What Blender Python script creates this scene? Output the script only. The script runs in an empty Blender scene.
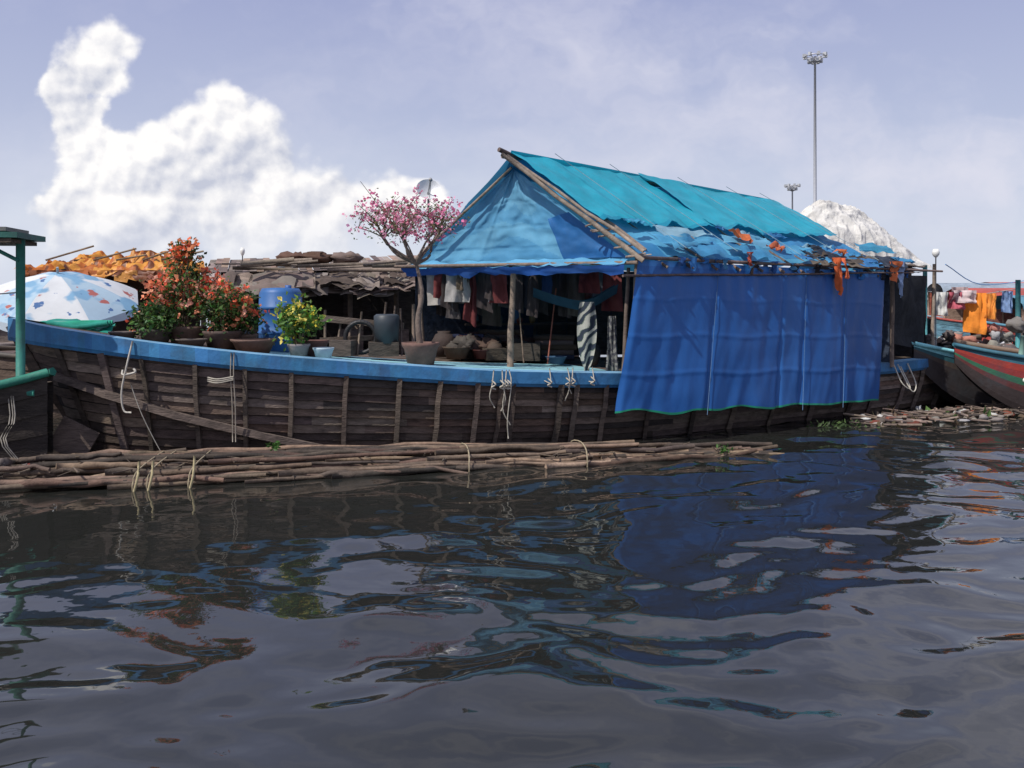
import bpy, math, random
import numpy as np
from mathutils import Vector, noise, Matrix
random.seed(7); np.random.seed(7)
R=random.random
def U(a,b): return a+(b-a)*R()
V=Vector
scene=bpy.context.scene
scene.view_settings.view_transform='Standard'
scene.view_settings.look='None'
scene.view_settings.exposure=0

# ---------------------------------------------------------------- materials
def M(name, base=(1,1,1), rough=.8, var=.3, scale=4, bump=0.0, bscale=25, stretch=(1,1,1), transl=0, metallic=0, spec=.3, dirt=0, dirtcol=(.05,.045,.04), bdist=.02, crinkle=0, fade=0):
    m=bpy.data.materials.new(name); m.use_nodes=True
    nt=m.node_tree; N=nt.nodes; L=nt.links; N.clear()
    out=N.new('ShaderNodeOutputMaterial'); b=N.new('ShaderNodeBsdfPrincipled')
    b.inputs['Roughness'].default_value=rough; b.inputs['Metallic'].default_value=metallic
    b.inputs['Specular IOR Level'].default_value=spec
    at=N.new('ShaderNodeAttribute'); at.attribute_name='Col'
    tc=N.new('ShaderNodeTexCoord'); mp=N.new('ShaderNodeMapping'); mp.inputs['Scale'].default_value=stretch
    L.new(tc.outputs['Object'],mp.inputs['Vector'])
    nz=N.new('ShaderNodeTexNoise'); nz.inputs['Scale'].default_value=scale; nz.inputs['Detail'].default_value=5; nz.inputs['Roughness'].default_value=.65
    L.new(mp.outputs[0],nz.inputs['Vector'])
    mr=N.new('ShaderNodeMapRange'); mr.inputs['From Min'].default_value=.25; mr.inputs['From Max'].default_value=.75
    mr.inputs['To Min'].default_value=1-var; mr.inputs['To Max'].default_value=1+var
    L.new(nz.outputs['Fac'],mr.inputs['Value'])
    m1=N.new('ShaderNodeVectorMath'); m1.operation='MULTIPLY'; L.new(at.outputs['Color'],m1.inputs[0]); m1.inputs[1].default_value=base
    m2=N.new('ShaderNodeVectorMath'); m2.operation='SCALE'; L.new(m1.outputs[0],m2.inputs[0]); L.new(mr.outputs[0],m2.inputs['Scale'])
    col=m2.outputs[0]
    if dirt>0:
        n2=N.new('ShaderNodeTexNoise'); n2.inputs['Scale'].default_value=scale*.45; n2.inputs['Detail'].default_value=7; n2.inputs['Roughness'].default_value=.7
        L.new(mp.outputs[0],n2.inputs['Vector'])
        r=N.new('ShaderNodeMapRange'); r.inputs['From Min'].default_value=.5; r.inputs['From Max'].default_value=.68; r.inputs['To Max'].default_value=dirt
        L.new(n2.outputs['Fac'],r.inputs['Value'])
        mx=N.new('ShaderNodeMix'); mx.data_type='RGBA'; L.new(r.outputs[0],mx.inputs[0]); L.new(col,mx.inputs[6]); mx.inputs[7].default_value=(*dirtcol,1)
        col=mx.outputs[2]
    L.new(col,b.inputs['Base Color'])
    if bump>0:
        n3=N.new('ShaderNodeTexNoise'); n3.inputs['Scale'].default_value=bscale; n3.inputs['Detail'].default_value=4
        L.new(mp.outputs[0],n3.inputs['Vector']); hgt=n3.outputs['Fac']
        if crinkle>0:
            wv=N.new('ShaderNodeVectorMath'); wv.operation='MULTIPLY_ADD'; L.new(n3.outputs['Color'],wv.inputs[0]); wv.inputs[1].default_value=(.5,.5,.5); L.new(tc.outputs['Object'],wv.inputs[2])
            vo=N.new('ShaderNodeTexVoronoi'); vo.inputs['Scale'].default_value=1.7; L.new(wv.outputs[0],vo.inputs['Vector'])
            ad=N.new('ShaderNodeMath'); ad.operation='MULTIPLY_ADD'; L.new(vo.outputs['Distance'],ad.inputs[0]); ad.inputs[1].default_value=crinkle; L.new(hgt,ad.inputs[2]); hgt=ad.outputs[0]
        bp=N.new('ShaderNodeBump'); bp.inputs['Strength'].default_value=bump; bp.inputs['Distance'].default_value=bdist
        L.new(hgt,bp.inputs['Height']); L.new(bp.outputs[0],b.inputs['Normal'])
    if transl>0:
        t=N.new('ShaderNodeBsdfTranslucent'); L.new(col,t.inputs['Color'])
        ms=N.new('ShaderNodeMixShader'); ms.inputs[0].default_value=transl
        L.new(b.outputs[0],ms.inputs[1]); L.new(t.outputs[0],ms.inputs[2]); L.new(ms.outputs[0],out.inputs[0])
    else: L.new(b.outputs[0],out.inputs[0])
    return m
WOOD=M('weathered_wood',rough=.85,var=.5,scale=5,bump=.6,bscale=18,stretch=(1,1,4),dirt=.6,dirtcol=(.02,.017,.015))
POLE=M('pole_wood',rough=.8,var=.45,scale=9,bump=.4,bscale=40,dirt=.4)
PAINT=M('boat_paint',rough=.6,var=.25,scale=3,bump=.3,bscale=14,dirt=.6,dirtcol=(.05,.06,.07))
TARP=M('plastic_tarp',rough=.5,var=.16,scale=1.6,bump=.45,bscale=3.2,transl=.28,bdist=.04,dirt=.25,dirtcol=(.08,.12,.16),spec=.45,crinkle=.35)
CURT=M('curtain_tarp',rough=.45,var=.16,scale=1.3,bump=.3,bscale=5,transl=.18,bdist=.03,dirt=.25,dirtcol=(.07,.11,.2),spec=.4,stretch=(1,1,.45))
SHEET=M('white_plastic_sheet',rough=.5,var=.1,scale=2,bump=.8,bscale=4,transl=.25,bdist=.07,spec=.4,crinkle=.9,dirt=.45,dirtcol=(.38,.35,.31))
CLOTH=M('cloth',rough=.9,var=.25,scale=5,bump=.5,bscale=9,transl=.2,bdist=.03)
LEAF=M('leaf',rough=.55,var=.25,scale=9,transl=.35)
PETAL=M('petal',rough=.6,var=.15,scale=9,transl=.4)
TERRA=M('terracotta',rough=.8,var=.25,scale=8,bump=.3,dirt=.5)
PLAST=M('plastic',rough=.5,var=.15,scale=4,dirt=.35,spec=.4)
METAL=M('painted_metal',rough=.45,var=.15,scale=5,metallic=.3)
ROPE=M('rope_fibre',rough=.95,var=.3,scale=30)
NET_DARK=M('netting_and_dark_sheets',rough=.9,var=.5,scale=8,bump=.5)
EARTH=M('earth',rough=1,var=.4,scale=.05)
UMB=M('umbrella_fabric',rough=.7,var=.08,scale=3,bump=.2,bscale=8,transl=.3)
nt=UMB.node_tree; L=nt.links; pb=[n for n in nt.nodes if n.type=='BSDF_PRINCIPLED'][0]; tr=[n for n in nt.nodes if n.type=='BSDF_TRANSLUCENT'][0]
src=pb.inputs['Base Color'].links[0].from_socket; tcn=[n for n in nt.nodes if n.type=='TEX_COORD'][0]
col=src
for sc_,lo,hi,cc_,off in ((1.6,.55,.60,(.25,.46,.66),0),(3.0,.64,.67,(.5,.16,.14),7),(3.6,.66,.68,(.10,.2,.42),13)):
    mp=nt.nodes.new('ShaderNodeMapping'); mp.inputs['Location'].default_value=(off,off*.7,0); L.new(tcn.outputs['Object'],mp.inputs['Vector'])
    n_=nt.nodes.new('ShaderNodeTexNoise'); n_.inputs['Scale'].default_value=sc_; n_.inputs['Detail'].default_value=3; L.new(mp.outputs[0],n_.inputs['Vector'])
    r_=nt.nodes.new('ShaderNodeMapRange'); r_.inputs[1].default_value=lo; r_.inputs[2].default_value=hi; L.new(n_.outputs['Fac'],r_.inputs[0])
    x_=nt.nodes.new('ShaderNodeMix'); x_.data_type='RGBA'; L.new(r_.outputs[0],x_.inputs[0]); L.new(col,x_.inputs[6]); x_.inputs[7].default_value=(*cc_,1); col=x_.outputs[2]
L.new(col,pb.inputs['Base Color']); L.new(col,tr.inputs['Color'])

# ---------------------------------------------------------------- mesh builder
class MB:
    def __init__(s): s.v=[]; s.f=[]; s.c=[]; s.m=[]; s.sm=[]; s.mats=[]
    def mi(s,mat):
        if mat not in s.mats: s.mats.append(mat)
        return s.mats.index(mat)
    def face(s,idx,mat,col,sm=False):
        s.f.append(idx); s.c.append(col); s.m.append(s.mi(mat)); s.sm.append(sm)
    def quad(s,pts,mat,col,sm=False):
        b=len(s.v); s.v+= [tuple(p) for p in pts]; s.face(list(range(b,b+len(pts))),mat,col,sm)
    def box(s,c,size,mat,col,rot=0,tilt=0):
        c=V(c); hx,hy,hz=size[0]/2,size[1]/2,size[2]/2
        mt=Matrix.Rotation(rot,3,'Z')@Matrix.Rotation(tilt,3,'Y')
        b=len(s.v)
        for x,y,z in [(-1,-1,-1),(1,-1,-1),(1,1,-1),(-1,1,-1),(-1,-1,1),(1,-1,1),(1,1,1),(-1,1,1)]:
            s.v.append(tuple(c+mt@V((x*hx,y*hy,z*hz))))
        for f in [(0,3,2,1),(4,5,6,7),(0,1,5,4),(1,2,6,5),(2,3,7,6),(3,0,4,7)]:
            s.face([b+i for i in f],mat,col)
    def tube(s,pts,rad,mat,col,n=7,cap=True,sm=True):
        pts=[V(p) for p in pts]
        if not isinstance(rad,(list,tuple)): rad=[rad]*len(pts)
        b=len(s.v); k=len(pts)
        for i,p in enumerate(pts):
            d=(pts[min(i+1,k-1)]-pts[max(i-1,0)]).normalized()
            up=V((0,0,1)) if abs(d.z)<.9 else V((1,0,0))
            a=d.cross(up).normalized(); c=a.cross(d)
            for j in range(n):
                t=2*math.pi*(j+.5)/n
                s.v.append(tuple(p+(a*math.cos(t)+c*math.sin(t))*rad[i]))
        for i in range(k-1):
            for j in range(n):
                j2=(j+1)%n
                s.face([b+i*n+j,b+i*n+j2,b+(i+1)*n+j2,b+(i+1)*n+j],mat,col,sm)
        if cap:
            s.face([b+j for j in range(n)],mat,col); s.face([b+(k-1)*n+j for j in range(n)][::-1],mat,col)
    def patch(s,p00,p10,p11,p01,nu,nv,mat,col,disp=None,cf=None):
        p00,p10,p11,p01=map(V,(p00,p10,p11,p01)); b=len(s.v)
        nrm=(p10-p00).cross(p01-p00)
        nrm=nrm.normalized() if nrm.length>1e-6 else V((0,0,1))
        for j in range(nv+1):
            for i in range(nu+1):
                u=i/nu;v=j/nv
                p=(p00*(1-u)+p10*u)*(1-v)+(p01*(1-u)+p11*u)*v
                if disp: p=p+disp(u,v,p,nrm)
                s.v.append(tuple(p))
        for j in range(nv):
            for i in range(nu):
                a=b+j*(nu+1)+i
                s.face([a,a+1,a+nu+2,a+nu+1],mat,cf(i/nu,j/nv) if cf else col,True)
    def lathe(s,c,prof,mat,col,n=20,cf=None):
        c=V(c); b=len(s.v)
        for r,z in prof:
            for j in range(n):
                t=2*math.pi*j/n; s.v.append((c.x+r*math.cos(t),c.y+r*math.sin(t),c.z+z))
        for i in range(len(prof)-1):
            for j in range(n):
                j2=(j+1)%n
                s.face([b+i*n+j,b+i*n+j2,b+(i+1)*n+j2,b+(i+1)*n+j],mat,cf(i,j) if cf else col,True)
    def blob(s,c,r,mat,col,n=14,amp=.25,fr=1.5,sq=0):
        c=V(c); b=len(s.v); m=n//2+1
        for i in range(m+1):
            th=math.pi*i/m
            for j in range(n):
                ph=2*math.pi*j/n
                d=V((math.sin(th)*math.cos(ph),math.sin(th)*math.sin(ph),math.cos(th)))
                k=1+amp*noise.noise(d*fr+c*3)+amp*.6*noise.noise(d*fr*2.7+c*5)
                s.v.append((c.x+d.x*r[0]*k,c.y+d.y*r[1]*k,c.z+d.z*r[2]*k))
        for i in range(m):
            for j in range(n):
                j2=(j+1)%n
                s.face([b+i*n+j,b+(i+1)*n+j,b+(i+1)*n+j2,b+i*n+j2],mat,col,True)
    def leaf(s,p,size,mat,col,asp=.5):
        d=V((U(-1,1),U(-1,1),U(-.7,.9))).normalized(); q=d.cross(V((U(-1,1),U(-1,1),U(-1,1)))).normalized()
        n=d.cross(q); p=V(p)
        s.quad([p,p+d*size*.5+q*size*asp*.5+n*size*.08,p+d*size,p+d*size*.5-q*size*asp*.5+n*size*.08],mat,col)
    def obj(s,name,parent=None):
        me=bpy.data.meshes.new(name); me.from_pydata(s.v,[],s.f)
        for m in s.mats: me.materials.append(m)
        me.polygons.foreach_set('material_index',s.m); me.polygons.foreach_set('use_smooth',s.sm)
        ca=me.color_attributes.new('Col','FLOAT_COLOR','CORNER')
        arr=[]
        for f,c in zip(s.f,s.c): arr+= [c[0],c[1],c[2],1.0]*len(f)
        ca.data.foreach_set('color',arr); me.update()
        o=bpy.data.objects.new(name,me); scene.collection.objects.link(o)
        if parent: o.parent=parent
        return o
def E(name):
    o=bpy.data.objects.new(name,None); scene.collection.objects.link(o); return o
def jit(c,a=.2):
    k=1+U(-a,a); return (c[0]*k,c[1]*k*(1+U(-.04,.04)),c[2]*k*(1+U(-.06,.06)))
def catmull(P,n):
    P=[V(p) for p in P]; out=[]; k=len(P)-1
    for i in range(n+1):
        t=i/n*k; a=min(int(t),k-1); u=t-a
        p0=P[a-1] if a>0 else P[0]*2-P[1]; p1=P[a]; p2=P[a+1]; p3=P[a+2] if a+2<=k else P[k]*2-P[k-1]
        out.append(.5*((2*p1)+(p2-p0)*u+(2*p0-5*p1+4*p2-p3)*u*u+(3*p1-p0-3*p2+p3)*u**3))
    return out
def folds(amp,fu,fv,seed,sag=0,edge=0):
    def d(u,v,p,n):
        a=noise.noise(V((u*fu+seed,v*fv,seed)))*amp+noise.noise(V((u*fu*2.6+seed,v*fv*2.6,seed+9)))*amp*.45
        r=n*a+V((0,0,-sag*4*u*(1-u)))
        if edge and v>.98: r+=V((0,0,noise.noise(V((u*14,seed,0)))*edge))
        return r
    return d

# ---------------------------------------------------------------- MAIN BOAT
Npts=[(-7.05,12.6,1.94),(-6.4,12.2,1.84),(-5.6,12.0,1.73),(-4.83,11.97,1.62),(-3.6,12.1,1.47),(-2.44,12.4,1.35),(-1.3,12.68,1.25),(-.17,13.0,1.16),(1.63,13.72,1.07),(3.0,14.6,1.02),(4.36,15.5,1.0),(6.72,17.1,.97),(8.85,18.7,1.0),(10.6,20.3,1.1)]
NS=104
near=catmull(Npts,NS)
ax0=V((-7.05,12.6,0)); ax1=V((10.6,20.3,0)); axd=(ax1-ax0).normalized(); axn=V((-axd.y,axd.x,0))
far=[]
for g in near:
    q=g-ax0; q.z=0; al=q.dot(axd); hw=-q.dot(axn)
    f=ax0+axd*al+axn*hw*.8; f.z=g.z; far.append(f)
def hullpt(side,i,t,off=0):
    g=(near if side==0 else far)[i]; q=g-ax0; q.z=0
    hw=abs(q.dot(axn)); sgn=1 if side==0 else -1
    inn=axn*sgn*min(.5,hw*.6)*(t**1.6)
    d=q.dot(axd); rake=axd*(1.15*t*math.exp(-max(d,0)/1.0))
    L=(ax1-ax0).length-d; rk2=-axd*(1.2*t*math.exp(-max(L,0)/1.2))
    z=g.z*(1-t)+(-.45)*t
    p=V((g.x,g.y,0))+inn+rake+rk2-axn*sgn*off; p.z=z
    return p
boat=E('wooden_boat')
mb=MB(); NST=15
wcols=[(.105,.074,.058),(.135,.098,.078),(.07,.052,.044),(.18,.138,.112),(.095,.071,.06),(.12,.078,.058),(.05,.04,.035)]
for side in (0,1):
    for k in range(NST):
        t0=.06+.94*k/NST; t1=.06+.94*(k+1)/NST
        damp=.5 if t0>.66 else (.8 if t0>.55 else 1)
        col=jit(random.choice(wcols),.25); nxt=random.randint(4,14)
        for i in range(NS):
            if i>=nxt: col=jit(random.choice(wcols),.3); nxt=i+random.randint(6,16)
            wob=lambda ii: .008*noise.noise(V((ii*.3,k*3.1,side)))
            a=hullpt(side,i,t0,.0); b=hullpt(side,i+1,t0,.0); c=hullpt(side,i+1,t1-.004+wob(i+1),.03); d=hullpt(side,i,t1-.004+wob(i),.03)
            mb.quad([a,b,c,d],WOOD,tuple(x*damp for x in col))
            mb.quad([d,c,hullpt(side,i+1,t1,-.0),hullpt(side,i,t1,-.0)],WOOD,(.01,.008,.006))
    for i in range(NS): mb.quad([hullpt(side,i,0),hullpt(side,i+1,0),hullpt(side,i+1,.06),hullpt(side,i,.06)],WOOD,(.02,.016,.013))  # near-black strip paints the shadow gap under the blue rail
mb.obj('hull_planks',boat)
mb=MB()
def near_i(x): return min(range(NS+1),key=lambda i:abs(near[i].x-x))
for x in [-6.2,-5.55,-4.95,-4.3,-3.55,-2.95,-2.3,-1.65,-1.05,-.45,-.1,.1,.6,1.05,1.5,2.2,3,3.8,4.6,5.4,6.3,7.1,7.7,8.4,9.2]:
    i=near_i(x); w=U(.035,.065)
    pts=[hullpt(0,i,t,.05)+V((0.14*(t-.1) if x<-5.3 else U(-.015,.015),0,0)) for t in (.1,.3,.5,.7,.9)]
    mb.tube(pts,w,WOOD,jit((.11,.085,.07),.5),n=4,sm=False)
mb.obj('ribs',boat)
mb=MB()
mb.tube([(-6.4,12.28,1.22),(-5.4,12.0,.94),(-4.5,12.02,.66),(-3.4,12.2,.36),(-2.6,12.42,.15)],.065,WOOD,(.13,.10,.085),n=4,sm=False)
mb.tube([(-7.0,12.6,1.85),(-6.65,12.62,1.2),(-6.1,12.7,.4),(-5.85,12.85,-.3)],[.09,.1,.09,.08],WOOD,(.09,.065,.05),n=4,sm=False)
mb.obj('diagonal_brace_and_stem',boat)
mb=MB()
BL=(.045,.185,.38)
for side in (0,1):
    P=near if side==0 else far; sg=1 if side==0 else -1
    for i in range(NS):
        h=.15+.10*math.exp(-i/14)
        cb=jit(BL,.12)
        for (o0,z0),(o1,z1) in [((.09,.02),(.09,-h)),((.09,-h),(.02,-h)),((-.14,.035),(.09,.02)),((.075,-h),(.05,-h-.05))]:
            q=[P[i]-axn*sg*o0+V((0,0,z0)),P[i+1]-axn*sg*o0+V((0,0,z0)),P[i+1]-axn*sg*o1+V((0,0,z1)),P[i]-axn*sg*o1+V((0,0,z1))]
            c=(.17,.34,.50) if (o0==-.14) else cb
            mb.quad(q,PAINT,c,True)
mb.obj('gunwale_rails',boat)
mb=MB()
for i in range(NS):
    for k in range(10):
        u0,u1=k/10,(k+1)/10
        a=near[i].lerp(far[i],u0);b=near[i+1].lerp(far[i+1],u0);c=near[i+1].lerp(far[i+1],u1);d=near[i].lerp(far[i],u1)
        dz=V((0,0,.012-.004*(k%2)))
        teal=near[i].x>-3.2 and near[i].x<1.8 and k<5
        mb.quad([a+dz,b+dz,c+dz,d+dz],PAINT if teal else WOOD,(.26,.50,.56) if teal else jit((.12,.085,.065),.05))
mb.obj('deck',boat)
mb=MB()
def rope(pts,r=.013,col=(.5,.47,.4)): mb.tube(catmull(pts,14),r,ROPE,col,n=5)
rope([(-5.0,11.86,1.66),(-5.05,11.8,1.35),(-5.12,11.8,1.0),(-5.1,11.82,.75),(-5.0,11.82,.72)],.013,(.48,.45,.4))
rope([(-4.98,11.84,1.3),(-4.95,11.82,1.25),(-5.1,11.8,1.22),(-5.12,11.84,1.28)],.015,(.48,.45,.4))
rope([(-5.02,11.84,1.1),(-4.9,11.9,.7),(-4.75,12.0,.3),(-4.6,12.05,0)],.006)
for x in (-3.74,-3.70):
    rope([(x,11.98,1.5),(x,11.96,1.2),(x+.01,12.0,.8),(x,12.05,.3)],.008,(.33,.29,.24))
for k in range(3): rope([(-4.05,11.97,1.17-k*.025),(-3.9,11.93,1.15-k*.025),(-3.7,11.95,1.18-k*.02)],.011,(.36,.33,.28))
for x0,y0,l in ((-.26,12.83,.5),(-.14,12.86,.55),(-.04,12.9,.95),(-.08,12.88,.75),(.82,13.28,.45),(.9,13.3,.35),(1.2,13.45,.25),(.55,13.17,.2)):
    pts=[(x0,y0,1.2),(x0+U(-.03,.03),y0-.06,1.0),(x0+U(-.08,.05),y0-.03,1.16-l*.7),(x0+U(-.06,.06),y0+.04,1.16-l)]
    rope(pts,.009,(.42,.39,.33))
    rope([(x0-.03,y0-.06,1.06),(x0+.03,y0-.09,1.0),(x0-.03,y0-.08,.96),(x0+.03,y0-.06,.93)],.012,(.42,.39,.33))
rope([(7.4,17.45,.95),(7.5,17.3,.6),(7.7,17.4,.5),(7.6,17.6,.9)],.013)
rope([(7.5,17.5,.95),(7.7,17.35,.45),(7.9,17.6,.55),(7.8,17.75,.95)],.013)
mb.obj('mooring_ropes',boat)

# ---------------------------------------------------------------- TARP HOUSE
house=E('tarpaulin_boat_house')
R1=V((-.06,14.5,4.50));R2=V((5.4,18.6,4.15));A=V((1.95,13.65,2.86));B=V((7.3,17.4,2.78));C=V((-1.75,16.2,2.83));D=V((3.55,19.85,2.8))
mb=MB()
LB=(.10,.38,.62); DB=(.020,.125,.41)
mb.patch(R1,R2,B,A,80,30,TARP,LB,folds(.09,11,5,2,.05,.14),cf=lambda u,v:(.11,.40,.62) if noise.noise(V((u*7,v*4,6)))>-.05 else (.05,.25,.50))
mb.patch(R2,R1,C,D,24,10,TARP,(.05,.25,.42),folds(.08,6,3,5))
mb.obj('roof_under_tarp',house)
mb=MB()
TL=(.014,.34,.48)
up=V((.05,-.06,.06))
def on(u,v): return (R1.lerp(R2,u)).lerp(A.lerp(B,u),v)
for (u0,u1) in ((.0,.42),(.41,.985)):
    o=up*(1.2 if u0==0 else 1.5)
    def rd(u,v,p,n,s=3+u0):
        a=.06*noise.noise(V((u*6+s,v*3,s)))+.022*noise.noise(V((u*17+s,v*9,s+9)))
        q=n*a-V((0,0,.03*4*u*(1-u)))
        if v>.9: q+=V((.02,-.1,-.12))*(v-.9)*10*noise.noise(V((u*9,s,0)))+V((0,0,.05*noise.noise(V((u*30,s,3)))))
        return q
    mb.patch(on(u0,-.01)+o,on(u1,-.01)+o,on(u1,.68-.12*u1)+o,on(u0,.68-.12*u0)+o,46,24,TARP,TL,rd,cf=lambda u,v:(.025,.40,.53) if v<.92 else (.014,.30,.44))
mb.patch(on(0,-.01)+up*1.4,on(.985,-.01)+up*1.4,on(.985,-.0)+V((-.1,.35,-.25)),on(0,0)+V((-.1,.35,-.25)),30,2,TARP,TL)
for u in (.12,.3,.55,.75,.9):   # tie-down cords over the roof
    mb.tube([on(u,v)+up*2.3+V((0,0,.02)) for v in (0,.25,.5,.75,1.0)],.006,ROPE,(.2,.3,.35),n=4)
mb.obj('roof_teal_tarp',house)
mb=MB()
e_=(B-A).normalized()
for k in range(20):
    u=U(.03,.97); v=U(.68,.9); p=on(u,v)+up*1.8+V((0,0,U(0,.03)))
    w=U(.4,1.2) if k%2 else U(.15,.4);h=U(.2,.45) if k%2 else U(.08,.2)
    c=random.choice([(.06,.28,.5),(.1,.38,.6),(.05,.22,.46),(.15,.42,.6),(.06,.32,.5),(.3,.5,.6),(.03,.04,.06)])
    dn=(on(u,1)-on(u,0)).normalized()
    mb.patch(p,p+e_*w,p+e_*(w+U(-.2,.2))+dn*h*U(.5,1.2),p+e_*U(-.2,.2)+dn*h,9,5,TARP,c,folds(.09,3,3,k))
for k in range(16):
    u=U(.55,1.06); v=U(.86,1.03); p=on(min(u,1.0),v)+up*2.0+e_*max(0,u-1)*6
    c=random.choice([(.1,.08,.065),(.16,.13,.1),(.05,.045,.045),(.05,.2,.45),(.07,.28,.5)])
    dn=(on(.5,1)-on(.5,0)).normalized(); w=U(.25,.7);h=U(.06,.18)
    mb.patch(p,p+e_*w,p+e_*(w+U(-.1,.1))+dn*h,p+e_*U(-.1,.1)+dn*h,5,3,CLOTH,c,folds(.08,3,3,k))
for u,v,w,h,c in ((.36,.78,.45,.25,(.6,.16,.06)),(.45,.9,.35,.16,(.5,.14,.07)),(.72,.92,.3,.12,(.55,.16,.06))):
    p=on(u,v)+up*3; dn=(on(.5,1)-on(.5,0)).normalized(); mb.patch(p,p+e_*w,p+e_*w*.8+dn*h,p+e_*.1+dn*h*1.2,8,5,CLOTH,c,folds(.12,3,3,u*9))
for k in range(20):
    u=U(.1,1.12); p=A.lerp(B,u)+V((.07,-.1,.02)); w=U(.1,.35); l=U(.08,.25)
    c=random.choice([(.05,.2,.5),(.03,.1,.3),(.1,.3,.5),(.03,.03,.04),(.12,.08,.06)])
    mb.patch(p,p+e_*w,p+e_*w*.7-V((0,0,l)),p+e_*w*.2-V((0,0,l*.9)),4,4,CLOTH,c,folds(.08,2,2,k))
for u,w,l,c in ((.70,.2,.7,(.7,.15,.05)),(.735,.12,.4,(.75,.18,.08)),(.96,.3,.42,(.75,.2,.08)),(1.0,.22,.7,(.3,.4,.6)),(.34,.14,.24,(.5,.1,.06))):
    p=A.lerp(B,u)+V((.1,-.14,.16)); e=e_
    mb.patch(p,p+e*w,p+e*w*.6-V((0,0,l)),p+e*w*.1-V((0,0,l*.85)),6,10,CLOTH,c,folds(.12,2.5,2,u*9))
mb.obj('ragged_flaps',house)
mb=MB()
SB=[(1.55,13.28,.52),(4.25,15.05,.42),(6.9,16.82,.32)]
T0=A+V((-.03,-.05,-.05)); T1=V((7.15,17.2,2.72))
seams=[.0,.27,.53,.62,.80,1.0]
def tarp_d(u,v,p,n):
    a=.07*noise.noise(V((u*6,v*1.2,3)))+.028*noise.noise(V((u*19,v*1.3,8)))+.012*noise.noise(V((u*5,v*6,1)))
    a+=.028*(1-v)**3*math.sin(u*95+2*math.sin(u*17))+.012*noise.noise(V((u*34+v*3,v*2.5,4)))
    for h_ in (.25,.5,.75): a+=.009*math.exp(-((v-h_-.01*math.sin(u*20))/.012)**2)
    for s_ in seams: a-=.04*math.exp(-((u-s_)/.008)**2)
    bulge=.14*math.sin(math.pi*u)*v
    q=V((.56,-.83,0))*(a*(.45+.8*v)+bulge)
    if v>.9: q.z+=.09*noise.noise(V((u*9,0,0)))*(v-.9)*10
    return q
mb.patch(T0,T1,SB[2],SB[0],240,80,CURT,DB,tarp_d,cf=lambda u,v:(.01,.26,.14) if v>.985 else ((.03,.17,.5) if v<.03 else (DB if u<.27 else ((.017,.113,.38) if u<.53 else ((.025,.13,.40) if u<.62 else (.015,.10,.34))))))
for u in (.27,.62,.8):
    mb.tube([T0.lerp(T1,u).lerp(V(SB[0]).lerp(V(SB[2]),u),v)+V((.56,-.83,0))*(.03+.14*math.sin(math.pi*u)*v) for v in (0,.3,.6,1.03)],.0045,ROPE,(.10,.18,.3),n=4)
mb.obj('side_tarp',house)
mb=MB()
G1=V((.02,14.72,4.34)); A2=A+V((-.15,.1,-.02))
gd=folds(.055,6,5,7)
def gdisp(u,v,p,n):
    q=gd(u,v,p,n)
    for s_ in (.33,.66): q+=n*(-.02*math.exp(-((u-s_)/.012)**2))
    for s_ in (.35,.62,.85): q+=n*(.012*math.exp(-((v-s_)/.012)**2))
    return q
mb.patch(G1,G1+V((.01,0,0)),A2,C,90,60,TARP,LB,gdisp,cf=lambda u,v:(.03,.16,.42) if (u<.28 and v>.55 and False) else ((.17,.47,.70) if noise.noise(V((u*4,v*3,2)))>-.05 else (.13,.41,.66)))
# darker overlapping piece at the right of the gable
pa=G1.lerp(A2,.5); pb_=A2+V((.0,-.03,.0)); pc_=A2.lerp(C,.27); pd_=pa.lerp(C,.12)
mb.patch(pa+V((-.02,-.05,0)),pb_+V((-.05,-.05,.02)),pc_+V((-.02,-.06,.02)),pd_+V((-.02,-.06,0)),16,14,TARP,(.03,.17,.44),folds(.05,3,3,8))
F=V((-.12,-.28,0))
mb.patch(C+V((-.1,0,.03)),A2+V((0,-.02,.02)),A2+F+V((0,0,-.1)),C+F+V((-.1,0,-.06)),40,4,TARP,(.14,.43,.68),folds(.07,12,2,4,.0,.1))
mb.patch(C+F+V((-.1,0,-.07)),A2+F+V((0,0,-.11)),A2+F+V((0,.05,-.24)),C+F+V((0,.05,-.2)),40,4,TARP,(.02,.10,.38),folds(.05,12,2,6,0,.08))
mb.tube([C+F+V((-.2,0,-.04)),A2+F+V((.2,0,-.08))],.03,POLE,(.2,.15,.12))
mb.obj('gable_tarp',house)
mb=MB()
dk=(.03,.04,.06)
mb.patch(C,D,D-V((0,0,1.7)),C-V((0,0,1.7)),12,5,NET_DARK,dk,folds(.05,5,2,1))
mb.patch(D,B,B-V((0,0,1.8)),D-V((0,0,1.7)),12,5,NET_DARK,dk,folds(.05,5,2,1))
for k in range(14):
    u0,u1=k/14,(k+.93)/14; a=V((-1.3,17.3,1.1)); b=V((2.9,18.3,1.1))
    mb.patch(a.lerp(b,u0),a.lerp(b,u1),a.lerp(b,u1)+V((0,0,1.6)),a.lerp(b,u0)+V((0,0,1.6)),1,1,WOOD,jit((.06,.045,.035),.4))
mb.obj('back_walls',house)
mb=MB()
def pole(a,b,r=.04,col=(.2,.15,.12),bend=.04):
    a=V(a);b=V(b); pts=[]
    for i in range(6):
        t=i/5; p=a.lerp(b,t)+V((U(-1,1),U(-1,1),U(-1,1)))*bend*.4*math.sin(math.pi*t); pts.append(p)
    mb.tube(pts,[r*(1-.25*i/5)*(1+U(-.08,.08)) for i in range(6)],POLE,jit(col,.25),n=7)
up2=V((-.08,-.12,.03))
pole(A+up2+V((.1,-.05,-.1)),R1+up2+V((-.02,0,.0)),.045,(.2,.16,.13),.09)
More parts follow.
